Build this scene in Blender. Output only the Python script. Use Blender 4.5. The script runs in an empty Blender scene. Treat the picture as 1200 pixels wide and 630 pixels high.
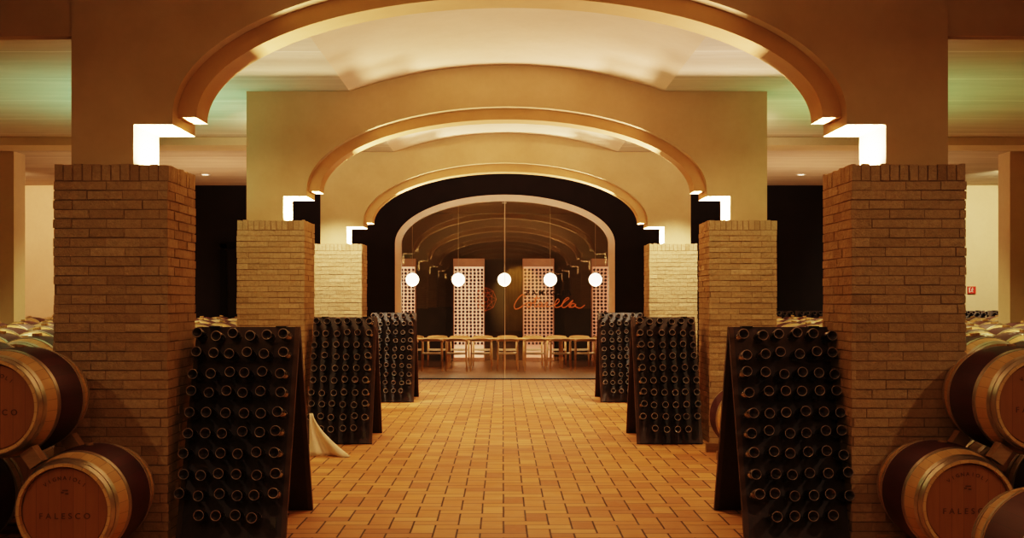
import bpy, math, random
from mathutils import Vector, Matrix, Euler
R = random.Random(7)
C = bpy.context.scene.collection
PI = math.pi

# ------------------------------------------------------------------ helpers
class MB:
    """collects geometry, builds one mesh object"""
    def __init__(s): s.v=[]; s.f=[]; s.m=[]; s.c=[]; s.use_c=False
    def add(s, vs, fs, mi=0, col=None):
        b=len(s.v); s.v+= [tuple(v) for v in vs]
        for f in fs: s.f.append(tuple(b+i for i in f)); s.m.append(mi); s.c.append(col if col is not None else .5)
        return s
    def box(s,x0,x1,y0,y1,z0,z1,mi=0,col=None,mat=None):
        vs=[(x0,y0,z0),(x1,y0,z0),(x1,y1,z0),(x0,y1,z0),(x0,y0,z1),(x1,y0,z1),(x1,y1,z1),(x0,y1,z1)]
        if mat is not None: vs=[mat@Vector(v) for v in vs]
        return s.add(vs,[(0,3,2,1),(4,5,6,7),(0,1,5,4),(1,2,6,5),(2,3,7,6),(3,0,4,7)],mi,col)
    def prism(s,poly,y0,y1,mi=0):
        """polygon in XZ extruded along Y"""
        from mathutils.geometry import tessellate_polygon
        n=len(poly)
        vs=[(p[0],y0,p[1]) for p in poly]+[(p[0],y1,p[1]) for p in poly]
        tri=tessellate_polygon([[Vector((p[0],p[1],0)) for p in poly]])
        fs=[]
        for t in tri:
            a=sum((poly[t[i]][0]*poly[t[(i+1)%3]][1]-poly[t[(i+1)%3]][0]*poly[t[i]][1]) for i in range(3))
            t=tuple(t) if a>0 else tuple(reversed(t))
            fs.append(t); fs.append(tuple(n+i for i in reversed(t)))
        ar=sum(poly[i][0]*poly[(i+1)%n][1]-poly[(i+1)%n][0]*poly[i][1] for i in range(n))
        for i in range(n):
            j=(i+1)%n
            fs.append((i,n+i,n+j,j) if ar>0 else (j,n+j,n+i,i))
        return s.add(vs,fs,mi)
    def lathe(s,prof,seg=24,axis='Y',mi=None,mat=None,close=True):
        """prof: list of (t along axis, r[, material index of the band that starts here])"""
        rings=[]
        b=len(s.v)
        for p in prof:
            t,r=p[0],p[1]
            for k in range(seg):
                a=2*PI*k/seg
                if axis=='Y': v=(r*math.cos(a),t,r*math.sin(a))
                elif axis=='Z': v=(r*math.cos(a),r*math.sin(a),t)
                else: v=(t,r*math.cos(a),r*math.sin(a))
                if mat is not None: v=mat@Vector(v)
                s.v.append(tuple(v))
        for i in range(len(prof)-1):
            m=(prof[i][2] if len(prof[i])>2 else 0) if mi is None else mi
            for k in range(seg):
                k2=(k+1)%seg
                f=(b+i*seg+k,b+i*seg+k2,b+(i+1)*seg+k2,b+(i+1)*seg+k)
                s.f.append(f if axis!='Y' else tuple(reversed(f))); s.m.append(m); s.c.append(.5)
        return s
    def tube(s,pts,r,seg=8,mi=0,flat=1.0):
        pts=[Vector(p) for p in pts]; b=len(s.v); n=len(pts)
        for i,p in enumerate(pts):
            d=(pts[min(i+1,n-1)]-pts[max(i-1,0)]).normalized()
            up=Vector((0,0,1)) if abs(d.z)<.9 else Vector((0,1,0))
            u=d.cross(up).normalized(); w=u.cross(d)
            rr=r[i] if isinstance(r,(list,tuple)) else r
            for k in range(seg):
                a=2*PI*k/seg
                s.v.append(tuple(p+u*math.cos(a)*rr+w*math.sin(a)*rr*flat))
        for i in range(n-1):
            for k in range(seg):
                k2=(k+1)%seg
                s.f.append((b+i*seg+k,b+i*seg+k2,b+(i+1)*seg+k2,b+(i+1)*seg+k)); s.m.append(mi); s.c.append(.5)
        for e,rev in ((0,0),(n-1,1)):
            f=tuple(b+e*seg+k for k in range(seg)); s.f.append(f if rev else tuple(reversed(f))); s.m.append(mi); s.c.append(.5)
        return s
    def mesh(s,name,mats,smooth=False):
        me=bpy.data.meshes.new(name); me.from_pydata(s.v,[],s.f)
        for m in mats: me.materials.append(m)
        me.polygons.foreach_set('material_index',s.m)
        if smooth: me.polygons.foreach_set('use_smooth',[True]*len(s.f))
        if s.use_c:
            at=me.color_attributes.new('bcol','FLOAT_COLOR','CORNER')
            k=0
            for p,c in zip(me.polygons,s.c):
                for li in p.loop_indices: at.data[li].color=(c,c,c,1)
        me.update()
        return me
    def build(s,name,mats,parent=None,smooth=False,angle=None):
        if not isinstance(mats,(list,tuple)): mats=[mats]
        me=s.mesh(name,mats,smooth or angle is not None)
        if angle is not None:
            try: me.set_sharp_from_angle(angle=math.radians(angle))
            except Exception: pass
        o=bpy.data.objects.new(name,me); C.objects.link(o)
        if parent is not None: o.parent=parent
        return o

def tag(o,label=None,cat=None,group=None,kind=None):
    if label: o['label']=label
    if cat: o['category']=cat
    if group: o['group']=group
    if kind: o['kind']=kind
    return o
def empty(name,loc=(0,0,0),rz=0):
    o=bpy.data.objects.new(name,None); C.objects.link(o); o.location=loc; o.rotation_euler=(0,0,rz)
    o.empty_display_size=.1
    return o
def copy_tree(o,parent=None):
    c=o.copy(); C.objects.link(c)
    c.parent=parent
    for ch in list(o.children): copy_tree(ch,c)
    return c

# ------------------------------------------------------------------ node helper
class N:
    def __init__(s,name):
        s.mat=bpy.data.materials.new(name); s.mat.use_nodes=True
        s.t=s.mat.node_tree; s.t.nodes.clear()
        s.out=s.t.nodes.new('ShaderNodeOutputMaterial')
        s.b=s.t.nodes.new('ShaderNodeBsdfPrincipled')
        s.t.links.new(s.b.outputs[0],s.out.inputs[0])
    def n(s,typ,**k):
        o=s.t.nodes.new(typ)
        for a,v in k.items(): setattr(o,a,v)
        return o
    def l(s,a,b): s.t.links.new(a,b)
    def m(s,op,a,b=None,c=None):
        n=s.n('ShaderNodeMath',operation=op)
        for i,x in enumerate((a,b,c)):
            if x is None: continue
            if isinstance(x,(int,float)): n.inputs[i].default_value=x
            else: s.l(x,n.inputs[i])
        return n.outputs[0]
    def mix(s,f,a,b):
        n=s.n('ShaderNodeMix',data_type='RGBA')
        for i,x in ((0,f),(6,a),(7,b)):
            if isinstance(x,(int,float)): n.inputs[i].default_value=x
            elif isinstance(x,tuple): n.inputs[i].default_value=(*x,1)
            else: s.l(x,n.inputs[i])
        return n.outputs[2]
    def noise(s,scale,detail=3,vec=None,rough=.5):
        n=s.n('ShaderNodeTexNoise'); n.inputs['Scale'].default_value=scale; n.inputs['Detail'].default_value=detail
        n.inputs['Roughness'].default_value=rough
        if vec is not None: s.l(vec,n.inputs['Vector'])
        return n.outputs[0]
    def coord(s,which='Object'):
        return s.n('ShaderNodeTexCoord').outputs[which]
    def ramp(s,f,stops):
        n=s.n('ShaderNodeValToRGB'); e=n.color_ramp.elements
        while len(e)<len(stops): e.new(.5)
        for x,(p,c) in zip(e,stops):
            x.position=p; x.color=(*c,1) if isinstance(c,tuple) else (c,c,c,1)
        s.l(f,n.inputs[0]); return n.outputs[0]
    def bump(s,h,strength=.3,dist=.01):
        n=s.n('ShaderNodeBump'); n.inputs['Strength'].default_value=strength; n.inputs['Distance'].default_value=dist
        s.l(h,n.inputs['Height']); s.l(n.outputs[0],s.b.inputs['Normal'])
    def set(s,**k):
        for a,v in k.items():
            i=s.b.inputs[a.replace('_',' ')]
            if isinstance(v,tuple) and len(v)==3: v=(*v,1)
            if hasattr(v,'node'): s.l(v,i)
            else: i.default_value=v
        return s

def simple(name,col,rough=.6,metal=0,var=.15,scale=8,bump=.0,spec=.5):
    n=N(name); co=n.coord()
    f=n.noise(scale,4,co)
    a=tuple(c*(1-var) for c in col); b=tuple(min(1,c*(1+var)) for c in col)
    n.set(Base_Color=n.mix(f,a,b),Roughness=rough,Metallic=metal)
    n.b.inputs['Specular IOR Level'].default_value=spec
    if bump: n.bump(n.noise(scale*6,4,co),bump,.005)
    return n.mat

def plaster(name,col,col2):
    n=N(name); co=n.coord()
    f=n.ramp(n.noise(.9,5,co,.6),[(.3,0.0),(.7,1.0)])
    g=n.noise(14,4,co)
    c=n.mix(f,col,col2)
    c2=n.mix(n.m('MULTIPLY',g,.25),c,tuple(x*.6 for x in col))
    n.set(Base_Color=c2,Roughness=.85); n.b.inputs['Specular IOR Level'].default_value=.2
    n.bump(n.m('ADD',n.noise(60,5,co,.7),n.m('MULTIPLY',n.noise(7,3,co),2)),.25,.004)
    return n.mat

M={}
M['plaster']=plaster('plaster',(.64,.48,.29),(.50,.36,.20))
M['ring']=plaster('ring_plaster',(.66,.44,.23),(.55,.35,.17))
M['vault']=plaster('vault_plaster',(.72,.56,.41),(.62,.47,.33))
M['cream']=plaster('cream_plaster',(.74,.60,.40),(.66,.52,.34))
M['black_wall']=simple('black_wall_paint',(.022,.015,.013),.8,0,.25,3,.1,spec=.15)
M['black_trim']=simple('black_trim_paint',(.008,.006,.005),.8,0,.2,4,0,spec=.15)
M['room_dark']=simple('dark_room_wall',(.07,.052,.032),.7,0,.3,2,.1,spec=.25)

# aisle ceiling with formwork joints every 1.5 m
def mk_ceiling():
    n=N('ceiling_plaster'); co=n.coord(); sp=n.n('ShaderNodeSeparateXYZ'); n.l(co,sp.inputs[0])
    wob=n.noise(.5,3,co)
    y=n.m('ADD',sp.outputs[1],n.m('MULTIPLY',wob,.25))
    fr=n.m('FRACT',n.m('DIVIDE',n.m('ADD',y,1.15),1.55))
    d=n.m('ABSOLUTE',n.m('SUBTRACT',fr,.5))
    line=n.m('GREATER_THAN',d,.488)
    st=n.n('ShaderNodeMapping'); st.inputs['Scale'].default_value=(.35,2.2,1); n.l(co,st.inputs[0])
    f=n.ramp(n.noise(1.2,6,st.outputs[0],.65),[(.3,0.0),(.7,1.0)])
    c=n.mix(f,(.60,.50,.38),(.46,.38,.28))
    n.set(Base_Color=n.mix(n.m('MULTIPLY',line,.6),c,(.8,.72,.6)),Roughness=.85)
    n.bump(n.noise(3,5,st.outputs[0]),.4,.03)
    return n.mat
M['ceiling']=mk_ceiling()

# herringbone terracotta tiles
def mk_floor():
    W=.17
    n=N('herringbone_terracotta'); co=n.coord(); sp=n.n('ShaderNodeSeparateXYZ'); n.l(co,sp.inputs[0])
    wob=n.noise(3.0,2,co)
    X=n.m('DIVIDE',n.m('ADD',n.m('ADD',sp.outputs[0],.04+100*W*4),n.m('MULTIPLY',wob,.006)),W)
    Y=n.m('DIVIDE',n.m('ADD',n.m('ADD',sp.outputs[1],100*W*4),n.m('MULTIPLY',wob,.006)),W)
    i=n.m('FLOOR',X); j=n.m('FLOOR',Y); u=n.m('FRACT',X); v=n.m('FRACT',Y)
    mm=n.m('MODULO',n.m('ADD',i,j),4)
    mm=n.m('FLOOR',n.m('ADD',mm,.5))
    eq=lambda k: n.m('COMPARE',mm,k,.1)
    big=10.0
    dl=n.m('ADD',u,n.m('MULTIPLY',eq(1),big))
    dr=n.m('ADD',n.m('SUBTRACT',1,u),n.m('MULTIPLY',eq(0),big))
    db=n.m('ADD',v,n.m('MULTIPLY',eq(3),big))
    dt=n.m('ADD',n.m('SUBTRACT',1,v),n.m('MULTIPLY',eq(2),big))
    d=n.m('MINIMUM',n.m('MINIMUM',dl,dr),n.m('MINIMUM',db,dt))
    joint=n.n('ShaderNodeMapRange'); joint.inputs[1].default_value=.028; joint.inputs[2].default_value=.05; n.l(d,joint.inputs[0])
    jm=joint.outputs[0]     # 0 in grout, 1 on tile
    ti=n.m('SUBTRACT',i,eq(1)); tj=n.m('SUBTRACT',j,eq(3))
    cmb=n.n('ShaderNodeCombineXYZ'); n.l(ti,cmb.inputs[0]); n.l(tj,cmb.inputs[1])
    wn=n.n('ShaderNodeTexWhiteNoise',noise_dimensions='2D'); n.l(cmb.outputs[0],wn.inputs[0])
    tc=n.ramp(wn.outputs[0],[(0,(.40,.15,.055)),(.3,(.56,.26,.095)),(.75,(.64,.33,.12)),(1,(.72,.42,.17))])
    big_n=n.ramp(n.noise(.55,4,co,.6),[(.35,0.0),(.68,1.0)])
    tc=n.mix(n.m('MULTIPLY',big_n,.55),tc,(.40,.15,.045))
    sm=n.noise(22,4,co)
    tc=n.mix(n.m('MULTIPLY',sm,.3),tc,(.72,.48,.25))
    col=n.mix(jm,(.075,.035,.014),tc)
    rg=n.m('ADD',.42,n.m('MULTIPLY',n.noise(4,4,co),.3))
    n.set(Base_Color=col,Roughness=rg); n.b.inputs['Specular IOR Level'].default_value=.35
    h=n.m('ADD',jm,n.m('MULTIPLY',n.m('ADD',n.noise(40,3,co),n.m('MULTIPLY',wn.outputs[0],.6)),.25))
    n.bump(h,.6,.006)
    return n.mat
M['floor']=mk_floor()

def mk_brick():
    n=N('brick'); co=n.coord()
    at=n.n('ShaderNodeAttribute'); at.attribute_name='bcol'
    c=n.ramp(at.outputs[2],[(0,(.38,.26,.145)),(.35,(.47,.34,.20)),(.75,(.53,.39,.235)),(1,(.60,.45,.28))])
    g=n.noise(30,5,co,.7)
    c=n.mix(n.m('MULTIPLY',n.ramp(g,[(.4,0.0),(.75,1.0)]),.45),c,(.30,.19,.10))
    n.set(Base_Color=c,Roughness=.9); n.b.inputs['Specular IOR Level'].default_value=.15
    n.bump(n.m('ADD',n.noise(90,5,co,.7),n.m('MULTIPLY',n.noise(18,3,co),2.0)),.9,.010)
    return n.mat
M['brick']=mk_brick()
M['mortar']=simple('mortar',(.27,.185,.11),.95,0,.2,20,.3,spec=.1)

def wood(name,col,col2,axis=(1,12,12),rough=.5,scale=3):
    n=N(name); mp=n.n('ShaderNodeMapping'); mp.inputs['Scale'].default_value=axis; n.l(n.coord(),mp.inputs[0])
    f=n.noise(scale,6,mp.outputs[0],.6)
    n.set(Base_Color=n.mix(n.ramp(f,[(.3,0.0),(.7,1.0)]),col,col2),Roughness=rough)
    n.bump(f,.15,.004); return n.mat
def stave(name,col,col2,rough=.5,k=30,spread=.35):
    n=N(name); co=n.coord(); sp=n.n('ShaderNodeSeparateXYZ'); n.l(co,sp.inputs[0])
    a=n.m('MULTIPLY',n.m('ADD',n.m('ARCTAN2',sp.outputs[0],sp.outputs[2]),PI),k/(2*PI))
    fr=n.m('FRACT',a); fl=n.m('FLOOR',a)
    wn=n.n('ShaderNodeTexWhiteNoise',noise_dimensions='1D'); n.l(fl,wn.inputs['W'])
    ed=n.m('GREATER_THAN',n.m('ABSOLUTE',n.m('SUBTRACT',fr,.5)),.475)
    mp=n.n('ShaderNodeMapping'); mp.inputs['Scale'].default_value=(14,1.5,14); n.l(co,mp.inputs[0])
    g=n.noise(3,5,mp.outputs[0],.6)
    c=n.mix(wn.outputs[0],col,col2)
    c=n.mix(n.m('MULTIPLY',g,spread),c,tuple(x*.55 for x in col))
    c=n.mix(n.m('MULTIPLY',ed,.6),c,tuple(x*.3 for x in col))
    n.set(Base_Color=c,Roughness=rough); n.bump(n.m('SUBTRACT',g,ed),.25,.003)
    return n.mat
M['oak']=stave('barrel_oak',(.66,.44,.20),(.56,.34,.14))
M['wine_stain']=stave('wine_stained_oak',(.075,.012,.016),(.05,.009,.012),.5)
def mk_head():
    n=N('barrel_head_oak'); co=n.coord(); sp=n.n('ShaderNodeSeparateXYZ'); n.l(co,sp.inputs[0])
    a=n.m('ADD',n.m('DIVIDE',sp.outputs[0],.075),50.3); fr=n.m('FRACT',a)
    wn=n.n('ShaderNodeTexWhiteNoise',noise_dimensions='1D'); n.l(n.m('FLOOR',a),wn.inputs['W'])
    ed=n.m('GREATER_THAN',n.m('ABSOLUTE',n.m('SUBTRACT',fr,.5)),.485)
    mp=n.n('ShaderNodeMapping'); mp.inputs['Scale'].default_value=(16,16,1.6); n.l(co,mp.inputs[0])
    g=n.noise(3,5,mp.outputs[0],.6)
    c=n.mix(wn.outputs[0],(.36,.165,.055),(.30,.13,.045))
    c=n.mix(n.m('MULTIPLY',g,.5),c,(.19,.075,.028))
    c=n.mix(n.m('MULTIPLY',ed,.5),c,(.08,.03,.012))
    n.set(Base_Color=c,Roughness=.5); n.bump(g,.15,.003); return n.mat
M['head']=mk_head()
M['hoop']=simple('galvanised_hoop',(.56,.50,.40),.33,.9,.25,18,.1)
M['burn']=simple('burnt_lettering',(.12,.05,.022),.8,0,.3,30)
M['batten']=wood('pine_batten',(.34,.21,.10),(.24,.14,.06),(1,12,12),.7)
M['rack']=wood('dark_rack_wood',(.024,.011,.012),(.042,.020,.018),(14,14,1),.55)
M['rack_edge']=wood('rack_edge_lit',(.055,.027,.016),(.085,.042,.022),(10,10,1),.6)  # paler than the panels to imitate light catching their edges
M['metal_dark']=simple('dark_metal',(.05,.04,.03),.4,.8,.2,20)
def glassy(name,col,rough,coat=.6,spec=.6):
    n=N(name); co=n.coord(); f=n.noise(25,3,co)
    n.set(Base_Color=n.mix(f,tuple(c*.8 for c in col),col),Roughness=n.m('ADD',rough,n.m('MULTIPLY',f,.08)))
    n.b.inputs['Specular IOR Level'].default_value=spec
    n.b.inputs['Coat Weight'].default_value=coat; n.b.inputs['Coat Roughness'].default_value=.12
    return n.mat
M['bottle']=glassy('dark_bottle_glass',(.013,.007,.010),.22,.4)
M['bottle_rim']=glassy('bottle_rim_highlight',(.27,.23,.21),.25,1.0)  # pale colour stands in for the highlight on the glass base edge
M['punt']=glassy('bottle_punt',(.020,.010,.011),.3,.3)
M['light_oak']=wood('light_oak',(.82,.48,.23),(.70,.39,.17),(1,8,8),.4)
M['oak_floor']=wood('oak_floor_boards',(.30,.17,.085),(.22,.12,.06),(1,9,9),.32,2)
M['seat_pad']=simple('pale_seat_cord',(.78,.60,.42),.6,0,.15,30)
M['cable']=simple('cable',(.55,.45,.32),.5,0,.1,10)
M['white_metal']=simple('white_metal',(.8,.76,.7),.4,0,.05,10)
M['cloth']=simple('white_cloth',(.86,.78,.62),.8,0,.08,12,.3)
M['frame']=simple('pale_window_frame',(.85,.66,.54),.5,0,.1,6)
M['copper']=simple('copper_lettering',(.85,.30,.12),.4,0,.1,30)
M['letter_dark']=simple('dark_lettering',(.02,.012,.01),.6,0,.1,30)
M['red']=simple('red_sign',(.55,.03,.015),.5,0,.1,10)
M['sign_white']=simple('white_sign',(.85,.8,.75),.5,0,.05,10)
M['gold']=simple('gold_backdrop',(.75,.50,.20),.35,.3,.3,3)

def emit(name,col,st,base=(.8,.7,.6)):
    n=N(name); f=n.noise(6,2,n.coord())
    n.set(Base_Color=base,Roughness=.5,Emission_Color=n.mix(n.m('MULTIPLY',f,.15),col,tuple(c*.85 for c in col)),Emission_Strength=st); return n.mat
M['globe']=emit('glowing_globe',(1,.80,.58),9)
M['lamp']=emit('lamp_disc',(1,.78,.52),7)
M['backlit']=emit('backlit_panel',(1,.38,.22),.8)
M['backlit_hot']=emit('backlit_panel_bright',(1,.50,.30),1.3)
M['cab']=simple('cabinet_pink_wood',(.55,.26,.17),.5,0,.15,8)
def mk_glass():
    n=N('window_glass'); n.t.nodes.remove(n.b)
    tr=n.n('ShaderNodeBsdfTransparent'); gl=n.n('ShaderNodeBsdfGlossy'); gl.inputs['Roughness'].default_value=.015
    tr.inputs[0].default_value=(.86,.83,.78,1); gl.inputs[0].default_value=(1,.95,.88,1)
    fr=n.n('ShaderNodeFresnel'); fr.inputs[0].default_value=1.5
    f=n.m('ADD',n.m('MULTIPLY',fr.outputs[0],1.6),.08)
    mx=n.n('ShaderNodeMixShader'); n.l(f,mx.inputs[0]); n.l(tr.outputs[0],mx.inputs[1]); n.l(gl.outputs[0],mx.inputs[2])
    n.l(mx.outputs[0],n.out.inputs[0]); return n.mat
M['glass']=mk_glass()

# ------------------------------------------------------------------ the setting
PLANES=[8.95-6.12*k for k in (3,2,1)]+[8.95,15.07,21.19]     # front faces of the arcade walls
CZ=4.18; VW=1.87; VR=.31; YB=27.3
Y0=-16.0; XS=12.2

fl=MB(); fl.add([(-XS,Y0,0),(XS,Y0,0),(XS,YB,0),(-XS,YB,0)],[(0,1,2,3)])
tag(fl.build('floor',M['floor']),kind='structure')
fl=MB(); fl.box(-5,5,YB+.05,38,-.05,0); tag(fl.build('floor_tasting_room',M['oak_floor']),kind='structure')
fl=MB(); fl.box(-2.6,2.6,YB-.06,YB+.10,-.05,.018); tag(fl.build('trim_1',M['black_trim']),kind='structure')

def vault_pts(n=40,grow=0):
    return [(-VW+2*VW*i/n, CZ+VR*(math.sqrt(max(0,((VW**2+VR**2)/(2*VR))**2-(-VW+2*VW*i/n)**2))-((VW**2+VR**2)/(2*VR)-VR))/VR) for i in range(n+1)]
# ceiling: flat on both sides, shallow segmental vault along the nave
cl=MB()
for sx in (-1,1):
    x0,x1=sorted((sx*VW,sx*XS))
    cl.box(x0,x1,Y0,YB,CZ,CZ+.3)
tag(cl.build('ceiling',M['ceiling']),kind='structure')
vp=vault_pts()
va=MB(); b=[(x,Y0,z) for x,z in vp]+[(x,YB,z) for x,z in vp]; n=len(vp)
va.add(b,[(i,i+1,n+i+1,n+i) for i in range(n-1)])
b2=[(x,Y0,z+.3) for x,z in vp]+[(x,YB,z+.3) for x,z in vp]
va.add(b2,[(i,n+i,n+i+1,i+1) for i in range(n-1)])
tag(va.build('ceiling_vault',M['vault'],smooth=True),kind='structure')

# shallow beams across the aisle ceilings
for k,sx in enumerate((-1,1)):
    b=MB(); x0,x1=sorted((sx*3.1,sx*XS)); b.box(x0,x1,19.3,20.0,4.06,CZ+.02)
    tag(b.build('trim_%d'%(2+k),M['cream']),kind='structure')
    # deep plaster beam over the aisle in the plane of the nearest arcade wall
    b=MB(); n_=24; pts=[(sx*3.1,CZ+.02)]+[(sx*(3.1+(XS-3.1)*i/n_),3.56+.10*(1-math.cos(2*PI*i/n_))/2*-.6) for i in range(n_+1)]+[(sx*XS,CZ+.02)]
    b.prism(pts,8.97,9.09)
    tag(b.build('trim_%d'%(5+k),M['plaster']),kind='structure')

# side walls, end wall
for nm,x0,x1 in (('wall_left',-XS-.2,-XS),('wall_right',XS,XS+.2)):
    w=MB(); w.box(x0,x1,Y0,YB+.3,0,CZ+.3); tag(w.build(nm,M['cream']),kind='structure')
w=MB(); w.box(-XS-.2,XS+.2,Y0-.2,Y0,0,4.8); tag(w.build('wall_back',M['cream']),kind='structure')

# far wall: black in the middle with the arched window, cream at both ends
AX,AB,AZ=2.37,1.05,2.93
poly=[(-8.6,0),(-AX,0),(-AX,AZ)]+[(-AX*math.cos(t),AZ+AB*math.sin(t)) for t in [PI*i/48 for i in range(1,48)]]+[(AX,AZ),(AX,0),(8.6,0),(8.6,4.9),(-8.6,4.9)]
w=MB(); w.prism(poly,YB,YB+.18); tag(w.build('wall_front',M['black_wall']),kind='structure')
for nm,x0,x1 in (('wall_front_left',-XS,-8.6),('wall_front_right',8.6,XS)):
    w=MB(); w.box(x0,x1,YB,YB+.18,0,CZ+.3); tag(w.build(nm,M['cream']),kind='structure')
w=MB(); w.box(8.6,8.75,YB-.12,YB,0,2.15); w.box(9.78,9.84,YB-.05,YB,0,2.15)
tag(w.build('trim_4',M['black_trim']),kind='structure')
# dark doorway in the black wall, left aisle
d=MB(); d.box(-6.12,-5.98,YB-.10,YB,0,2.92); d.box(-4.6,-4.46,YB-.10,YB,0,2.92); d.box(-6.12,-4.46,YB-.10,YB,2.82,2.96)
dr=d.build('door_1',M['black_trim']); tag(dr,kind='structure')
d=MB(); d.box(-5.98,-4.6,YB-.05,YB-.01,0,2.82); d.build('door_leaf',M['black_wall'],dr)
d=MB(); d.tube([(-4.72,YB-.05,1.05),(-4.72,YB-.10,1.05),(-4.86,YB-.10,1.05)],.01); d.build('door_handle',M['metal_dark'],dr)

# arched window: frame, two panes, seam, writing
FW=.13
def arch_line(a,b,z0,nseg=48): return [(-a,0),(-a,z0)]+[(-a*math.cos(PI*i/nseg),z0+b*math.sin(PI*i/nseg)) for i in range(1,nseg)]+[(a,z0),(a,0)]
o1=arch_line(AX,AB,AZ); o2=arch_line(AX-FW,AB-FW,AZ)
fr=MB(); y0,y1=YB-.03,YB+.20; n=len(o1)
vs=[(x,y0,z) for x,z in o1]+[(x,y0,z) for x,z in o2]+[(x,y1,z) for x,z in o1]+[(x,y1,z) for x,z in o2]
fs=[]
for i in range(n-1):
    fs+=[(i,i+1,n+i+1,n+i)[::-1],(2*n+i,2*n+i+1,3*n+i+1,3*n+i),(n+i,n+i+1,3*n+i+1,3*n+i)[::-1],(i,i+1,2*n+i+1,2*n+i)]
fr.add(vs,fs)
win=fr.build('window_1',M['frame']); tag(win,kind='structure')
for sx in (-1,1):
    pts=[(0.0,.02)]+[(0.0,AZ+AB-FW)]+[(sx*(AX-FW)*math.sin(t),AZ+(AB-FW)*math.cos(t)) for t in [PI/2*i/24 for i in range(1,25)]]+[(sx*(AX-FW),.02)]
    g=MB(); g.add([(x,YB+.12,z) for x,z in pts],[tuple(range(len(pts)))]); g.build('pane',M['glass'],win)
s=MB(); s.box(-.005,.005,YB+.10,YB+.115,.02,AZ+AB-FW); s.build('pane_seam',M['frame'],win)
# writing on the glass
GY=YB+.095; gs=1483/GY
def gp(x,y): return Vector(((x-589)/gs-.05,GY,1.68+(353-y)/gs))
def text(name,body,loc,size,mat,parent,space=1.0,rot=0,align='CENTER',ext=.0015,off=0):
    cu=bpy.data.curves.new(name,'FONT'); cu.body=body; cu.size=size; cu.align_x=align; cu.align_y='CENTER'; cu.space_character=space
    cu.extrude=ext; cu.offset=off; cu.materials.append(mat)
    o=bpy.data.objects.new(name,cu); C.objects.link(o); o.location=loc; o.rotation_euler=(PI/2,rot,0)
    dg=bpy.context.evaluated_depsgraph_get(); me=bpy.data.meshes.new_from_object(o.evaluated_get(dg))
    m=bpy.data.objects.new(name,me); C.objects.link(m); m.location=loc; m.rotation_euler=(PI/2,rot,0); m.parent=parent
    bpy.data.objects.remove(o); return m
tx=text('lettering','FAMIGLIA',gp(643,343.2),.15,M['letter_dark'],win,1.62,off=.004); tx['label']='dark capitals on the glass'
sc=MB()
def stroke(pts,r=.012):
    # Catmull-Rom through zoom-crop pixels (12 px per photo px, origin 596,330)
    P=[gp(596+x/12,330+y/12) for x,y in pts]; out=[]
    Q=[P[0]]+P+[P[-1]]
    for i in range(1,len(Q)-2):
        for k in range(6):
            t=k/6; a,b_,c,d_=Q[i-1],Q[i],Q[i+1],Q[i+2]
            out.append(.5*((2*b_)+(c-a)*t+(2*a-5*b_+4*c-d_)*t*t+(3*b_-a-3*c+d_)*t**3))
    out.append(P[-1]); sc.tube(out,r,5)
stroke([(240,215),(200,180),(150,215),(100,285),(78,345),(100,382),(160,365),(215,325),(250,300)])
stroke([(300,290),(262,300),(255,345),(290,355),(320,320),(300,290),(345,300),(370,270),(400,190),(380,260),(365,340),(390,352),(415,320)])
stroke([(345,235),(440,228)])
stroke([(470,290),(430,300),(415,340),(445,352),(475,300),(470,345),(500,345),(525,300),(545,290),(530,345),(560,350),(620,330),(660,325)])
stroke([(640,330),(690,300),(715,262),(690,245),(655,290),(650,345),(680,362),(730,345)],.011)
stroke([(730,345),(790,280),(850,235),(820,225),(770,280),(750,345),(780,362),(830,335),(880,280),(905,262),(860,320),(850,350),(870,362)],.011)
stroke([(930,310),(895,305),(870,335),(880,358),(920,350),(945,315),(940,345),(985,368),(1030,360),(1072,325)],.011)
o=sc.build('script_lettering',M['copper'],win); o['label']='orange handwritten script on the glass'
sc=MB()
def ep(x,y): return gp(550+x/12.6,325+y/12.6)
cx,cy=240,320
rings=[[(cx+160*math.cos(PI/4*k),cy+160*math.sin(PI/4*k)*1.08) for k in range(8)],[(cx+100*math.cos(PI/4*k+PI/8),cy+105*math.sin(PI/4*k+PI/8)) for k in range(8)],[(cx+42*math.cos(PI/4*k),cy+44*math.sin(PI/4*k)) for k in range(8)]]
for rg in rings:
    for k in range(8): sc.tube([ep(*rg[k]),ep(*rg[(k+1)%8])],.0035,4)
for k in range(8):
    sc.tube([ep(*rings[0][k]),ep(*rings[1][k])],.003,4); sc.tube([ep(*rings[0][(k+1)%8]),ep(*rings[1][k])],.003,4)
    sc.tube([ep(*rings[1][k]),ep(*rings[2][k])],.003,4)
o=sc.build('emblem',M['copper'],win); o['label']='orange faceted line emblem on the glass'

# tasting room shell
for nm,bx in (('wall_tasting_left',(-4.9,-4.8,YB+.18,38,0,4.3)),('wall_tasting_right',(4.8,4.9,YB+.18,38,0,4.3)),('wall_tasting_back',(-4.9,4.9,36.2,36.4,0,4.3)),('ceiling_tasting_room',(-4.9,4.9,YB+.18,36.4,4.18,4.3))):
    w=MB(); w.box(*bx); tag(w.build(nm,M['room_dark']),kind='structure')

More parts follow.
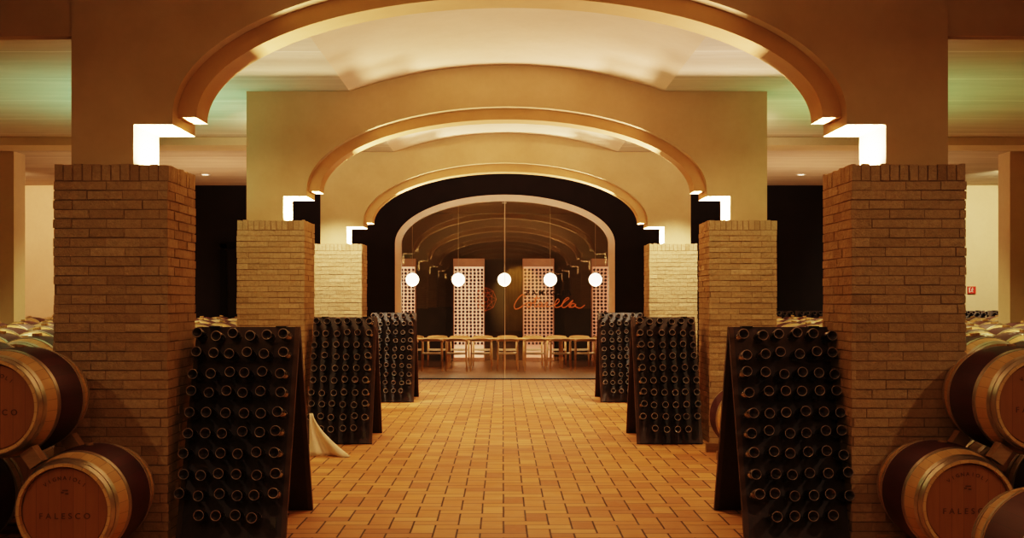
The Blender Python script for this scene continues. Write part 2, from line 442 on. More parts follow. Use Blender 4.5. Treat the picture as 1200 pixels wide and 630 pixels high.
# arcade walls with stepped notches and elliptical arch + inner ring
TW=.66
def arcade(k,y):
    el=lambda a,b,i,n=64:(-a*math.cos(PI*i/n),3.0+b*math.sin(PI*i/n))
    poly=[(-3.1,2.60),(-2.66,2.60),(-2.66,2.93),(-2.385,2.93)]+[el(2.385,1.0,i) for i in range(0,65)]+[(2.385,2.93),(2.66,2.93),(2.66,2.60),(3.1,2.60),(3.1,CZ+.03)]
    poly+=[(x,z+.03) for x,z in reversed(vault_pts(24))]+[(-3.1,CZ+.03)]
    w=MB(); w.prism(poly,y,y+TW)
    ww=w.build('wall_arcade',M['plaster'],angle=20); tag(ww,kind='structure')
    r=MB(); n=65; ya,yb=y+.14,y+.48
    o=[el(2.39,1.005,i) for i in range(n)]; q=[el(2.25,.865,i) for i in range(n)]
    vs=[(a,ya,c) for a,c in o]+[(a,ya,c) for a,c in q]+[(a,yb,c) for a,c in o]+[(a,yb,c) for a,c in q]
    fs=[]
    for i in range(n-1):
        fs+=[(n+i,n+i+1,i+1,i),(2*n+i,2*n+i+1,3*n+i+1,3*n+i),(3*n+i,3*n+i+1,n+i+1,n+i)]
    fs+=[(0,2*n,3*n,n),(n-1,2*n-1,4*n-1,3*n-1)]
    r.add(vs,fs); r.build('arch_ring',M['ring'],ww,angle=25)
for k,y in enumerate(PLANES): arcade(k,y)

# outer plaster columns
for sx in (-1,1):
    xi=8.2 if sx<0 else 8.41
    x0,x1=sorted((sx*xi,sx*(xi+.8))); c=MB(); c.box(x0,x1,21.1,21.6,0,CZ)
    o=c.build('plaster_column',M['cream'])
    tag(o,'plain cream plaster column standing in the %s aisle beyond the brick pillars'%('left' if sx<0 else 'right'),'column')

# ------------------------------------------------------------------ brick pillars
def pillar_mesh(seed):
    r=random.Random(seed); m=MB(); m.use_c=True
    W=.80; H=2.64; hw=W/2
    m.box(-hw+.005,hw-.005,.005,W-.005,0,H-.006,1,.3)
    ch=.067; top=.115; j=.008
    nc=round((H-top)/ch); ch=(H-top)/nc
    bl=W/3.25
    def brick(face,a0,a1,z0,z1):
        e=r.uniform(-.004,.006); c=min(1,max(0,r.gauss(.5,.17))); t=.03; q=lambda: r.uniform(-.002,.002)
        a0+=q(); a1+=q(); z0+=q(); z1+=q()
        a0=max(-hw+(-e if 0 else 0),a0); a1=min(hw,a1)
        if face==0: vs=(a0,a1,-e,t,z0,z1)
        elif face==1: vs=(a0,a1,W-t,W+e,z0,z1)
        elif face==2: vs=(-hw-e,-hw+t,a0+hw,a1+hw,z0,z1)
        else: vs=(hw-t,hw+e,a0+hw,a1+hw,z0,z1)
        m.box(*vs,mi=0,col=c)
    for face in range(4):
        for row in range(nc):
            z0=row*ch+j/2; z1=(row+1)*ch-j/2
            off=(row%2)*bl*.5+(face%2)*bl*.25+ (r.uniform(-.02,.02))
            x=-hw-off
            while x<hw-.005:
                x1=x+bl
                a0=max(x+j*.3,-hw); a1=min(x1-j*.3,hw)
                if a1-a0>.02: brick(face,a0,a1,z0,z1)
                x=x1
        nb=12
        for k in range(nb):
            a0=-hw+W*k/nb+.005; a1=-hw+W*(k+1)/nb-.005
            brick(face,a0,a1,H-top+.004,H+r.uniform(-.004,.006))
    m.box(-hw+.02,hw-.02,.02,W-.02,H-.02,H-.002,0,.5)
    return m.mesh('brick_pillar',[M['brick'],M['mortar']])
pms=[pillar_mesh(3),pillar_mesh(11)]
names={3:'nearest',4:'second',5:'third and farthest'}
for k,y in enumerate(PLANES):
    for si,sx in enumerate((-1,1)):
        o=bpy.data.objects.new('brick_pillar',pms[(k+si)%2]); C.objects.link(o); o.location=(sx*2.8,y-.07,0)
        side='left' if sx<0 else 'right'
        if k>=3: lab='square buff brick pillar, %s on the %s side of the tiled aisle'%(names[k],side)
        else: lab='square buff brick pillar behind the viewer, %s in its row on the %s side'%(('farthest back','middle','first')[k],side)
        tag(o,lab,'pillar','square brick pillars of the arcade')

# ------------------------------------------------------------------ barrels
RE,RM,BL=.285,.345,.95
def rad(y):  # y from 0 (front) to BL
    t=(y/BL-.5)*2; return RM-(RM-RE)*t*t
def barrel_body(seg=64,far=False):
    m=MB(); pr=[]
    ys=[0,.02,.05,.10,.16,.22,.27,.32,.40,.475,.55,.63,.68,.73,.79,.85,.90,.93,.95]
    pr.append((.035,RE-.022,0)); pr.append((0.0,RE-.018,0))
    for y in ys: pr.append((y,rad(y),1 if .27<=y<.68 else 0))
    pr.append((.95,RE-.018,0)); pr.append((.915,RE-.022,0))
    if far:
        pr=[(.035,0.0001,2)]+pr
        pr.append((.915,0.0001,2))
    m.lathe(pr,seg)
    if far:
        for a,b_ in HOOPS: m.lathe([(a,rad(a)+.001,3),(a,rad(a)+.005,3),(b_,rad(b_)+.005,3),(b_,rad(b_)+.001,3)],seg)
        m.box(-.03,.03,.44,.51,RM-.01,RM+.02,0)
    return m
HOOPS=[(.004,.045),(.055,.095),(.225,.262),(.688,.725),(.855,.895),(.905,.946)]
def make_barrel(loc):
    r=empty('wine_barrel',loc)
    barrel_body(72).build('staves',[M['oak'],M['wine_stain']],r,angle=35)
    for a,b_ in HOOPS:
        h=MB(); h.lathe([(a,rad(a)-.002),(a,rad(a)+.005),(b_,rad(b_)+.005),(b_,rad(b_)-.002)],72); h.build('hoop',M['hoop'],r,angle=35)
    for y,d in ((.03,1),(.92,-1)):
        h=MB(); h.lathe([(y,.0001),(y,RE-.03),(y+.012*d,RE-.019)],72) if d>0 else h.lathe([(y-.012,RE-.019),(y,RE-.03),(y,.0001)],72)
        hd=h.build('head',M['head'],r)
        if d>0:
            text('stamp','FALESCO',(0,.0275,-.035),.050,M['burn'],hd,1.7)
            w='VIGNAIOLI'
            for k,ch in enumerate(w):
                a=(k-(len(w)-1)/2)*.17
                text('stamp_letter',ch,(math.sin(a)*.185,.0275,math.cos(a)*.185+.01),.032,M['burn'],hd,1,a)
            e=MB(); e.box(-.022,-.006,.026,.029,.105,.112); e.box(-.014,.020,.026,.029,.118,.125); e.box(.004,.022,.026,.029,.098,.106); e.build('stamp_mark',M['burn'],hd)
    b=MB(); b.lathe([(RM-.005,.03),(RM+.012,.027),(RM+.012,.0001)],16,axis='Z',mat=Matrix.Translation((0,.475,0))); b.build('bung',M['batten'],r)
    return r
BZ1,BZ2=.42,1.045
proto=None
def near_barrel(x,y,z,label,group=None):
    global proto
    if proto is None: proto=o=make_barrel((x,y,z))
    else: o=copy_tree(proto); o.location=(x,y,z)
    tag(o,label,'barrel','nearest wine barrels')
near_barrel(-2.69,7.6,BZ1,'oak barrel stamped on its head, on the floor against the nearest left pillar')
near_barrel(-3.57,7.6,BZ1,'shadowed oak barrel at the left edge, beneath the raised barrel')
near_barrel(-3.13,7.6,BZ2,'oak barrel raised on the second tier in front of the nearest left pillar')
near_barrel(2.82,7.78,BZ1,'oak barrel stamped on its head, on the floor against the nearest right pillar')
near_barrel(3.70,7.78,BZ1,'shadowed oak barrel at the right edge, beneath the raised barrel')
near_barrel(3.27,7.78,BZ2,'oak barrel raised on the second tier in front of the nearest right pillar')
near_barrel(2.68,5.65,BZ1,'barrel closest to the viewer, cut off by the bottom right corner')
near_barrel(2.57,13.3,BZ1,'single barrel lying on the floor behind the nearest right riddling rack')

# battens under and between the barrels
def batten(x0,x1,y,z,lab,h=.04,w=.07):
    b=MB(); b.box(x0,x1,y-w/2,y+w/2,z,z+h); o=b.build('wooden_batten',M['batten']); tag(o,lab,'batten','battens of the near barrel stacks'); return o
def chock(x,y,z,lab):
    b=MB(); b.add([(x-.06,y-.05,z),(x+.06,y-.05,z),(x,y-.05,z+.09),(x-.06,y+.05,z),(x+.06,y+.05,z),(x,y+.05,z+.09)],[(0,1,2),(5,4,3),(0,3,4,1),(1,4,5,2),(2,5,3,0)])
    o=b.build('wooden_chock',M['batten']); tag(o,lab,'chock','chocks of the near barrel stacks')
for sx,ys,xs,nm in ((-1,7.6,(2.35,4.0),'left'),(1,7.78,(2.5,4.1),'right')):
    x0,x1=sorted((sx*xs[0],sx*xs[1]))
    xa,xb=sorted((sx*(xs[0]+.18),sx*xs[1]))
    for q,dy in ((0,.12),(1,.83)):
        w='front' if q==0 else 'rear'
        batten(x0,x1,ys+dy,.0,'pine batten on the floor under the %s ends of the %s barrels'%(w,nm),.095)
        xu=sx*(3.13 if sx<0 else 3.27)
        for e,en in ((-1,'inner'),(1,'outer')):
            xl=xu+sx*e*.44; d=Vector((xu-xl,0,BZ2-BZ1)); L_=d.length; gap=L_-2*rad(.12)
            ang=math.atan2(d.x,d.z); mid=Vector(((xu+xl)/2,ys+dy,(BZ1+BZ2)/2))
            b=MB(); b.box(-.045,.045,-.05,.05,-gap/2+.016,gap/2-.016,mat=Matrix.Translation(mid)@Matrix.Rotation(ang,4,'Y'))
            o=b.build('wooden_block',M['batten']); tag(o,'%s pine block wedged under the %s end of the raised %s barrel'%(en,w,nm),'block','blocks between the near barrels')
# battens for single barrels
for (x,y,t) in ((2.68,5.65,'the barrel closest to the viewer'),(2.57,13.3,'the barrel behind the right rack')):
    for q,dy in ((0,.12),(1,.83)):
        batten(x-.35,x+.35,y+dy,0,'short pine batten under the %s end of %s'%(('front','rear')[q],t),.095)

# barrel fields in both aisles
far_me=barrel_body(32,True).mesh('wine_barrel_far',[M['oak'],M['wine_stain'],M['head'],M['hoop']],True)
far_me.set_sharp_from_angle(angle=math.radians(35))
def proj(x,y,z): s_=1483/y; return 589+(x+.05)*s_, 353+(1.68-z)*s_
ORD=['first','second','third','fourth','fifth','sixth','seventh','eighth','ninth','tenth','eleventh','twelfth','thirteenth','fourteenth','fifteenth','sixteenth','seventeenth','eighteenth','nineteenth','twentieth']
BA1,BA2=.38,1.046
rows=[9.1+1.17*k for k in range(14)]
low=set()
for si,sx in enumerate((-1,1)):
    side='left' if sx<0 else 'right'
    wins=((-20,66),(222,282)) if sx<0 else ((905,972),(1126,1220))
    for k,y in enumerate(rows):
        vis=[]
        for c in range(9):
            x=sx*(4.0+.80*c)
            if abs(x)>10.6 or (20.6<y+1 and 7.8<abs(x)<9.6 and y<22): continue
            xs=[proj(x+d*RM,yy,BA2)[0] for d in (-1,1) for yy in (y,y+BL)]
            if any(min(xs)<b_ and max(xs)>a for a,b_ in wins): vis.append((c,x))
        if not vis: continue
        jit=R.uniform(-.06,.06)
        for n_,(c,x) in enumerate(vis):
            o=bpy.data.objects.new('wine_barrel',far_me); C.objects.link(o); o.location=(x+R.uniform(-.02,.02),y+jit,BA2+R.uniform(-.002,.002)); o.rotation_euler=(0,R.uniform(-.2,.2),0)
            tag(o,'upper tier barrel, %s row back, %s from the nave in the %s aisle'%(ORD[k],ORD[n_],side),'barrel','barrels stacked in the %s aisle'%side)
            for e in (-1,1):
                key=(side,k,c*2+e*sx)
                if key in low: continue
                low.add(key)
                o=bpy.data.objects.new('wine_barrel',far_me); C.objects.link(o); o.location=(x+e*.40,y+jit,BA1)
                tag(o,'lower tier barrel in the dark under the stacked barrels of the %s aisle'%side,'barrel','lower barrels of the %s aisle'%side)
        x0=min(abs(v[1]) for v in vis)-.75; x1=max(abs(v[1]) for v in vis)+.75
        a,b_=sorted((sx*x0,sx*x1))
        for q,dy in ((0,.12),(1,.83)):
            w='front' if q==0 else 'rear'
            for z,h,t in ((0,.055,'floor'),(BA1+.324,.018,'middle')):
                b=MB(); b.box(a,b_,y+jit+dy-.035,y+jit+dy+.035,z,z+h); o=b.build('wooden_batten',M['batten'])
                tag(o,'pine batten at %s level under %s barrel ends, %s row, %s aisle'%(t,w,ORD[k],side),'batten','battens of the aisle barrels')

# ------------------------------------------------------------------ riddling racks and bottles
RH,RS=1.49,.64; PW=.775
def make_rack():
    r=empty('riddling_rack')
    L=math.hypot(RH,RS)
    for sgn,nm in ((-1,'front_panel'),(1,'rear_panel')):
        ang=math.atan2(RS,RH)*(-sgn)
        mt=Matrix.Translation((0,sgn*RS,0))@Matrix.Rotation(-ang if sgn<0 else -ang,4,'X')
        # local: panel stands along +Z, thickness in Y
        mt=Matrix.Translation((0,sgn*RS,0))@Matrix.Rotation(math.atan2(RS,RH)*sgn,4,'X')
        p=MB(); t=.016
        p.box(-PW/2+.03,PW/2-.03,-t,t,.0,L-.01,0,mat=mt)
        o=p.build(nm,[M['rack']],r)
        for e in (-1,1):
            q=MB(); a,b_=sorted((e*PW/2,e*(PW/2-.035))); q.box(a,b_,-t-.006,t+.006,0,L-.01,0,mat=mt)
            q.build('edge_rail',[M['rack_edge']],o)
        if sgn<0:
            q=MB(); q.box(-PW/2+.03,PW/2-.03,-t-.010,-t,.005,.035,0,mat=mt); q.build('foot_rail',[M['rack']],o)
            q=MB(); q.box(PW/2-.115,PW/2-.075,-t-.006,-t,.07,.15,0,mat=mt); q.build('latch_plate',[M['metal_dark']],o)
        else:
            q=MB()
            for k in range(9):
                for e in (-1,1): q.lathe([(0,.008),(.004,.008),(.004,.0001)],8,axis='Y',mat=mt@Matrix.Translation((e*(PW/2-.06),t,.15+.15*k)))
            q.build('peg_holes',[M['metal_dark']],o)
    for e in (-1,1):
        h=MB(); h.box(e*.25-.04,e*.25+.04,-.045,.045,RH-.006,RH+.004); h.build('hinge',[M['metal_dark']],r)
    return r
bm_=MB()
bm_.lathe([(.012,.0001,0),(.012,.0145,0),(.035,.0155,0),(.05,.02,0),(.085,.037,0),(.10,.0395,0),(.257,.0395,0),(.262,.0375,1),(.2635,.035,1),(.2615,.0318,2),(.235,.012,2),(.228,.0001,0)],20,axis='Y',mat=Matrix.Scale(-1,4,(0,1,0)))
bm_.f=[tuple(reversed(f)) for f in bm_.f]
bottle_me=bm_.mesh('wine_bottle',[M['bottle'],M['bottle_rim'],M['punt']],True)
bottle_me.set_sharp_from_angle(angle=math.radians(50))
pan_a=math.atan2(RS,RH)
def slots(n_rows=10):
    out=[]
    L=math.hypot(RH,RS)
    for r in range(n_rows):
        p=1.516-.150*r
        cols=range(6) if r<9 else range(1,5)
        for c in cols:
            out.append((r,c,(c-2.5)*.1265,-RS+p*math.sin(pan_a)-.012,p*math.cos(pan_a)))
    return out
rack0=None; stuff_b=MB()
def add_rack(x,yf,label,bl,mode,scale=1.0):
    """yf = front foot line; mode: 'all', or a set of columns kept as single bottles"""
    global rack0
    if rack0 is None: rack0=o=make_rack()
    else: o=copy_tree(rack0)
    o.location=(x,yf+RS,0)
    tag(o,label,'wine rack','riddling racks')
    n=0
    for r,c,dx,dy,dz in slots():
        if mode=='far' and r>2: continue
        tilt=math.radians(-11+R.uniform(-2.5,2.5)); yaw=math.radians(R.uniform(-2.5,2.5))
        loc=(x+dx+R.uniform(-.004,.004),yf+RS+dy,dz+R.uniform(-.004,.004)); rot=(tilt,R.uniform(-PI,PI),yaw)
        if mode=='far' or (mode!='all' and not mode(r,c)):
            mt=Matrix.Translation(loc)@Euler((tilt,0,yaw)).to_matrix().to_4x4()
            b0=len(stuff_b.v); stuff_b.v+=[tuple(mt@Vector(v)) for v in bm_.v]
            stuff_b.f+=[tuple(b0+i for i in f) for f in bm_.f]; stuff_b.m+=bm_.m; stuff_b.c+=bm_.c
            continue
        b=bpy.data.objects.new('wine_bottle',bottle_me); C.objects.link(b); b.location=loc
        b.rotation_euler=(tilt,0,yaw)
        n+=1
        cc=c if r<9 else c-1
        tag(b,'dark bottle %s from left in the %s row of the %s'%(ORD[cc],ORD[r],bl),'bottle','bottles in the riddling racks')
    return n
nb=0
nb+=add_rack(-1.58-PW/2,8.93,'dark wooden riddling rack full of bottles beside the nearest left pillar','nearest left riddling rack','all')
nb+=add_rack(1.655+PW/2,8.93,'dark wooden riddling rack full of bottles beside the nearest right pillar','nearest right riddling rack','all')
nb+=add_rack(-1.59-PW/2,14.9,'dark riddling rack of bottles beside the second left pillar','second left riddling rack','all')
nb+=add_rack(1.53+PW/2,14.9,'dark riddling rack of bottles beside the second right pillar','second right riddling rack','all')
keep=lambda left:(lambda r,c:(c>=2 and r<8 or (r==8 and c>=4)) if left else (c<=3 and r<8 or (r==8 and c<=1)))
nb+=add_rack(-1.53-PW/2,21.07,'small looking riddling rack of bottles beside the farthest left pillar','farthest left riddling rack',keep(True))
nb+=add_rack(1.58+PW/2,21.07,'small looking riddling rack of bottles beside the farthest right pillar','farthest right riddling rack',keep(False))
for i,x in enumerate((5.55,6.4,7.25)):
    add_rack(x,25.6,'dark bottle rack against the black far wall, right aisle, %s from the nave'%ORD[i],'',"far")
for i,x in enumerate((9.55,10.4,11.25)):
    add_rack(x,25.6,'dark bottle rack near the exit sign in the right aisle, %s from the nave'%ORD[i],'',"far")
o=stuff_b.build('rack_bottles',[M['bottle'],M['bottle_rim'],M['punt']],smooth=True)
tag(o,'remaining distant bottles in the far riddling racks','bottle',kind='stuff')
print('single bottles',nb)

# white cloth on the floor behind the nearest left rack
cb=MB(); NU,NV=14,10
vs=[]
for j in range(NV+1):
    v=j/NV
    for i in range(NU+1):
        u=i/NU
        w=.04+ .42*(1-v)**1.5
        x=-2.10-.05+ w*u; y=13.75-.05*math.sin(u*PI*3)*(1-v)-.10*(1-v)*u; z=.005+.46*v + .012*math.sin(u*7)*(1-v)
        vs.append((x,y,z))
cb.add(vs,[(j*(NU+1)+i,j*(NU+1)+i+1,(j+1)*(NU+1)+i+1,(j+1)*(NU+1)+i) for j in range(NV) for i in range(NU)])
o=cb.build('cloth',M['cloth'],smooth=True); sm=o.modifiers.new('Solid','SOLIDIFY'); sm.thickness=.012
tag(o,'crumpled white cloth hanging to the floor behind the nearest left riddling rack','cloth')

# exit sign on far right wall
s_=1483/(YB-.05)
e=empty('exit_sign',((1139-589)/s_-.05,YB,1.68+(353-339.5)/s_))
m=MB(); m.box(-.085,.085,-.05,-.002,-.075,.075); m.build('panel',M['red'],e)
m=MB(); m.box(-.065,-.045,-.056,-.05,-.055,.055); m.box(-.065,-.02,-.056,-.05,.045,.055)
m.tube([(.01,-.054,.02),(.0,-.054,-.01),(.02,-.054,-.05)],.008,5); m.tube([(.0,-.054,-.01),(-.025,-.054,-.045)],.008,5); m.tube([(-.02,-.054,.01),(.035,-.054,.005)],.006,5); m.box(.002,.022,-.056,-.05,.03,.05)
m.build('pictogram',M['sign_white'],e)
tag(e,'small red emergency exit sign with white figure on the cream wall','sign')
# ------------------------------------------------------------------ tasting room furniture
TY=31.3
t=empty('long_table',(0,TY+.6,0))
m=MB(); m.box(-2.9,2.9,-.6,.6,.715,.75); m.build('table_top',M['light_oak'],t)
for x in (-2.75,-1.42,0,1.42,2.75):
    for y in (-.52,.52):
        m=MB(); m.box(x-.03,x+.03,y-.03,y+.03,0,.715); m.build('leg',M['light_oak'],t)
tag(t,'long light oak table behind the arched window','table')
def make_chair():
    r=empty('dining_chair')
    m=MB(); n_=10
    for zz in (0,):
        vs=[];
        for j in range(6):
            for i in range(n_+1):
                x=(-.5+i/n_)*.46; y=-.21+j*.42/5
                vs.append((x,y,.445-.02*math.cos(PI*x/.5)))
        f=[(j*(n_+1)+i,j*(n_+1)+i+1,(j+1)*(n_+1)+i+1,(j+1)*(n_+1)+i) for j in range(5) for i in range(n_)]
        m.add(vs,f); k=len(vs)
        m.add([(a,b_,c-.03) for a,b_,c in vs],[tuple(reversed(q)) for q in f])
        m.box(-.23,.23,-.225,-.205,.405,.44); m.box(-.23,.23,.205,.225,.405,.44); m.box(-.24,-.22,-.21,.21,.40,.44); m.box(.22,.24,-.21,.21,.40,.44)
    m.build('seat',M['seat_pad'],r)
    m=MB(); pts=[]
    for i in range(17):
        a=PI*i/16; pts.append((.25*math.cos(a)*1.0,-.02-.23*math.sin(a),.735+.02*math.sin(a)))
    pts=[(.26,.16,.70),(.26,.07,.72)]+pts+[(-.26,.07,.72),(-.26,.16,.70)]
    m.tube(pts,[.014,.018]+[.02+.004*math.sin(PI*i/16) for i in range(17)]+[.018,.014],8,flat=1.5); m.build('arm_rail',M['light_oak'],r,smooth=True)
    for x in (-.235,.235):
        for y,h in ((-.17,.735),(.19,.70)):
            m=MB(); m.tube([(x*1.06,y*1.05,0),(x,y,.44),(x*1.0,y*.9,h)],[.013,.021,.014],8); m.build('leg',M['light_oak'],r,smooth=True)
    return r
ch0=make_chair(); first=True
cx=[505.8,534.4,563.6,595,627.4,657.5,686.8]
xs=[(c-589)/48.8-.05 for c in cx]; xs=[xs[0]-.62]+xs+[xs[-1]+.62]
OC=['leftmost']+ORD[1:8]+['rightmost']
for side in (0,1):
    for i,x in enumerate(xs):
        o=ch0 if first else copy_tree(ch0); first=False
        o.location=(x,TY-.62 if side==0 else TY+1.75,0); o.rotation_euler=(0,0,0 if side==0 else PI)
        if side==0: lab='light oak chair on the near side of the long table, %s from the left end'%(ORD[i])
        else: lab='light oak chair on the far side of the long table, %s from the left end'%(ORD[i])
        tag(o,lab,'chair','chairs at the long table')
# pendants
def make_pendant():
    r=empty('pendant_lamp')
    m=MB(); m.lathe([(-.005,.0001),(-.005,.06),(-.03,.055),(-.03,.0001)],20,axis='Z'); m.build('ceiling_canopy',M['white_metal'],r)
    m=MB(); m.tube([(0,0,-.02),(0,0,-1.82)],.005,6); m.build('cord',M['cable'],r)
    m=MB(); g=[]
    for k in range(17):
        a=-PI/2+PI*k/16; g.append((-1.95+.165*math.sin(a),max(.0001,.165*math.cos(a))))
    m.lathe(g,28,axis='Z'); m.build('globe',M['globe'],r,smooth=True)
    m=MB(); m.lathe([(-1.80,.022),(-1.84,.026),(-1.80,.0001)][:2],12,axis='Z'); m.build('holder',M['metal_dark'],r)
    return r
p0=make_pendant()
PX=[(c-589)/46.6-.05 for c in (483,537,591,645,698)]
PN=['leftmost','second from the left','middle','second from the right','rightmost']
for i,x in enumerate(PX):
    o=p0 if i==0 else copy_tree(p0); o.location=(x,31.9,4.18)
    tag(o,'glowing white globe pendant over the long table, %s of five'%PN[i],'pendant lamp','globe pendants over the table')
    L=bpy.data.lights.new('globe_light','POINT'); L.energy=62; L.color=(1,.72,.45); L.shadow_soft_size=.16
    lo=bpy.data.objects.new('globe_light',L); C.objects.link(lo); lo.location=(x,31.9,2.0)
# wine display cabinets
def make_cabinet(hot):
    r=empty('wine_cabinet'); W_=.44
    m=MB(); m.box(-W_,W_,0.24,.34,.0,2.88); m.box(-W_,-W_+.02,-.02,.34,0,2.88); m.box(W_-.02,W_,-.02,.34,0,2.88); m.box(-W_,W_,-.02,.34,0,.10)
    m.build('case',M['cab'],r)
    m=MB(); m.box(-W_+.02,W_-.02,-.02,.24,2.66,2.88); m.build('header',M['cab'],r)
    m=MB(); m.box(-W_+.02,W_-.02,.225,.238,.10,2.66); m.build('light_panel',M['backlit_hot' if hot else 'backlit'],r)
    return r
ca=make_cabinet(False); cb_=make_cabinet(True)
bt=MB(); bt.lathe([(-.02,.0001,1),(-.02,.034,1),(-.012,.037,0),(.14,.037,0),(.18,.014,0),(.205,.014,0)],12)
wb_me=bt.mesh('wine_bottle_display',[M['bottle'],M['punt']],True)
cabs=[copy_tree(cb_),cb_,ca,copy_tree(ca)]
CXS=[-2.93,-.995,.955,2.89]; CY=35.5
CN=['wine cabinet at the left end','wine cabinet left of centre','wine cabinet right of centre','wine cabinet at the right end']
st=MB(); shelf_first=True
for i,x in enumerate(CXS):
    o=cabs[i]
    o.location=(x,CY,0)
    tag(o,'tall backlit pink %s behind the long table'%CN[i],'cabinet','backlit wine cabinets')
    # shelves
    for r in range(22):
        z=2.57-.098*r
        m=MB(); m.box(-.42,.42,0,.22,z-.049,z-.043)
        sh=m.build('shelf',M['seat_pad'],o)
        for c in range(8):
            bx=x+(c-3.5)*.105+R.uniform(-.006,.006)
            full=(i in (1,2) and r<18)
            if full:
                b=bpy.data.objects.new('display_bottle',wb_me); C.objects.link(b); b.location=(bx,CY-.01,z-.004)
                tag(b,'bottle lying %s from left on the %s shelf of the %s'%(ORD[c],ORD[r],CN[i].replace('wine ','')),'bottle','bottles in the backlit cabinets')
            else:
                b0=len(st.v); st.v+=[(v[0]+bx,v[1]+CY-.01,v[2]+z-.004) for v in bt.v]; st.f+=[tuple(b0+k for k in f) for f in bt.f]; st.m+=bt.m; st.c+=bt.c
o=st.build('display_bottles',[M['bottle'],M['punt']],smooth=True); tag(o,'other bottles lying in the backlit cabinets','bottle',kind='stuff')

# gold sheet added on the unseen end wall for its reflection in the glass
m=MB(); vs=[]; 
for i in range(41):
    x=.1+1.5*i/40; y=Y0+.12+.05*math.sin(i*1.3)
    vs+=[(x,y,.05),(x,y,4.0)]
m.add(vs,[(2*i,2*i+2,2*i+3,2*i+1) for i in range(40)]); o=m.build('gold_backdrop',M['gold'],smooth=True)
tag(o,'tall gold curtain added on the end wall for its reflection in the glass','backdrop')

# recessed downlights in the aisle ceilings
def downlight(x,y,lab,power):
    e=empty('ceiling_downlight',(x,y,CZ))
    m=MB(); m.lathe([(0,.10),(-.012,.10),(-.012,.075),(0,.072)],24,axis='Z'); m.build('trim_ring',M['white_metal'],e)
    m=MB(); m.lathe([(-.004,.074),(-.004,.0001)],24,axis='Z'); m.build('lamp',M['lamp'],e)
    tag(e,lab,'downlight','aisle downlights')
    light('SPOT',(x,y,CZ-.03),(x,y,0),power,(1,.72,.42),size=.06,spot=120)
def light(kind,loc,tgt,power,col,size=.1,size_y=None,spot=60,blend=.5,spread=None):
    L=bpy.data.lights.new('light',kind); L.energy=power; L.color=col
    if kind=='AREA':
        L.size=size
        if size_y: L.shape='RECTANGLE'; L.size_y=size_y
        if spread: L.spread=math.radians(spread)
    else: L.shadow_soft_size=size
    if kind=='SPOT': L.spot_size=math.radians(spot); L.spot_blend=blend
    o=bpy.data.objects.new('light',L); C.objects.link(o); o.location=loc
    d=Vector(tgt)-Vector(loc); o.rotation_euler=d.to_track_quat('-Z','Y').to_euler(); return o
downlight(-5.9,24.9,'round downlight glowing in the left aisle ceiling',60)
downlight(5.82,24.9,'round downlight glowing in the right aisle ceiling',60)

# ------------------------------------------------------------------ lights
# shallow open-topped uplight housings on the pillar tops, with the light strip in them
def uplight(x,y,lab):
    e=empty('pillar_uplight',(x,y,2.637))
    m=MB(); a,b_,h=.095,.06,.019
    m.box(-a,-a+.008,-b_,b_,0,h); m.box(a-.008,a,-b_,b_,0,h); m.box(-a,a,-b_,-b_+.006,0,.006); m.box(-a,a,b_-.006,b_,0,.006); m.box(-a,a,-b_,b_,0,.003)  # unseen lips added around the strip to cut its low-angle light
    m.build('housing',M['metal_dark'],e)
    m=MB(); m.box(-.02,.02,-.05,.05,.003,.005); m.build('light_strip',M['lamp'],e)
    tag(e,lab,'uplight','uplights on the pillar tops')
for k,y in enumerate(PLANES):
    for si,sx in enumerate((-1,1)):
        col=(1,.80,.50) if sx<0 else (1,.70,.50)
        if k==5: col=(1,.82,.56)
        side=('left','right')[si]; wn_={0:'farthest behind the viewer',1:'middle one behind the viewer',2:'closest behind the viewer',3:'nearest in view',4:'second in view',5:'farthest in view'}[k]
        for q,(dy,pw) in enumerate(((.275,[12,16,24,66,130+60*si,60][k]),(.48,[110,110,30,105,160,330][k]))):
            uplight(sx*2.55,y+dy,'%s hidden uplight on top of the %s pillar, %s'%(('front','rear')[q],side,wn_))
            light('AREA',(sx*2.55,y+dy,2.644),(sx*2.55,y+dy,5),pw,col,.04,.10)
for y,e in ((5.6,60),(12.0,230),(18.2,360),(24.4,520)):
    light('SPOT',(0,y,4.35),(0,y,0),e,(1,.70,.38),.25,spot=104,blend=.8)
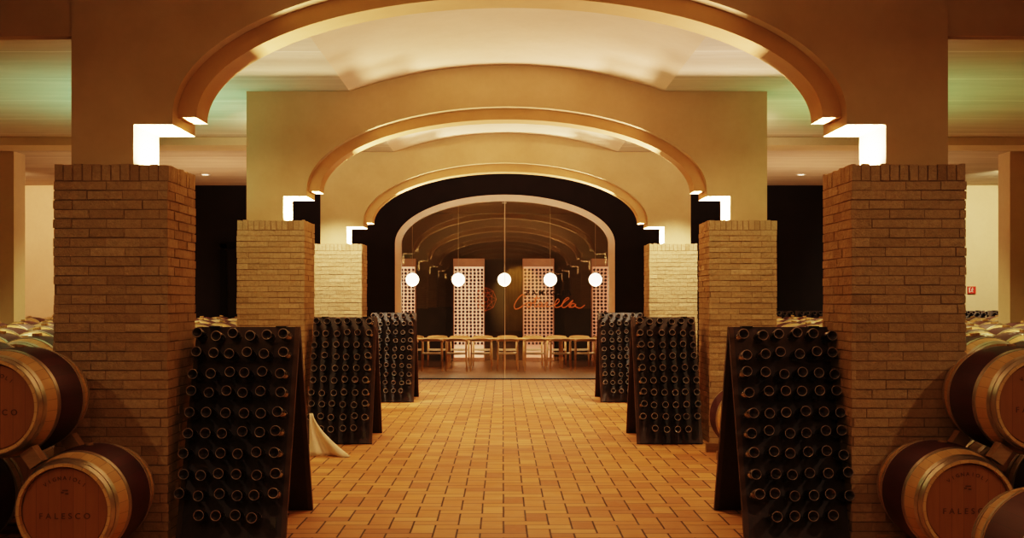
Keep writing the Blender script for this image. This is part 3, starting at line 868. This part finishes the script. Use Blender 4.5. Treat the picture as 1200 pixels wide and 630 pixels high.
for sx in (-1,1):
    light('SPOT',(sx*2.75,19.5,4.1),(sx*2.8,21.1,1.2),620,(1,.84,.56),.06,spot=60,blend=.6)
    light('SPOT',(sx*2.95,16.9,4.05),(sx*2.0,21.2,3.4),170,(1,.80,.50),.015,spot=60,blend=.9)  # spots added to brighten the front of the farthest arcade wall
    light('SPOT',(sx*2.4,12.6,4.1),(sx*2.8,15.0,1.6),150,(1,.76,.42),.10,spot=70,blend=.9)
    light('AREA',(sx*4.3,15.6,1.9),(sx*4.3,15.8,5),44 if sx<0 else 30,(.35,1,.62) if sx<0 else (.42,1,.45),1.6,3.0,spread=110)
    light('AREA',(sx*7.6,15.2,1.6),(sx*7.6,15.4,5),7 if sx<0 else 5,(.80,1,.55) if sx<0 else (.62,1,.36),3.5,3.5,spread=100)
    [light('SPOT',(sx*6.0,yy,4.12),(sx*6.3,yy,0),400,(1,.82,.42),.08,spot=120,blend=.8) for yy in (11.5,15.0,18.5,22.5)]
    light('SPOT',(sx*9.6,23.6,4.1),(sx*9.9,27.3,1.8),620 if sx<0 else 760,(1,.60,.36) if sx<0 else (1,.82,.50),.08,spot=95,blend=.6)
    light('AREA',(sx*5.4,23.0,1.7),(sx*5.2,22.8,5),70,(1,.60,.38),1.5,2.5)
[light('SPOT',(xx,-1.5,4.1),(xx*1.8,8.6,1.0),135,(1,.72,.42),.08,spot=75,blend=.7) for xx in (-1.2,1.2)]  # warm front fill spots added behind the viewer
for sx in (-1,1): light('SPOT',(sx*4.6,3.5,4.1),(sx*2.9,8.6,1.0),(140 if sx<0 else 185),(1,.73,.44),.08,spot=50,blend=.8)  # fill spots added for the fronts of the nearest pillars
light('SPOT',(.9,-13.5,3.9),(.9,-16,2.2),500,(1,.70,.30),.05,spot=60,blend=.5)  # spot added on the gold sheet so its reflection shows

w=bpy.data.worlds.new('World'); bpy.context.scene.world=w; w.use_nodes=True
w.node_tree.nodes['Background'].inputs[0].default_value=(1,.65,.38,1); w.node_tree.nodes['Background'].inputs[1].default_value=.02

# ------------------------------------------------------------------ camera
cam=bpy.data.cameras.new('Camera'); co=bpy.data.objects.new('Camera',cam); C.objects.link(co)
co.location=(-.05,0,1.68); co.rotation_euler=(PI/2,0,0)
cam.sensor_width=36; cam.lens=1483/1200*36; cam.shift_x=11/1200; cam.shift_y=38/1200
cam.clip_end=200
scn=bpy.context.scene; scn.camera=co
scn.view_settings.view_transform='Filmic'; scn.view_settings.look='High Contrast'; scn.view_settings.exposure=-.12
scn.cycles.use_denoising=True; scn.cycles.max_bounces=8; scn.cycles.sample_clamp_indirect=6
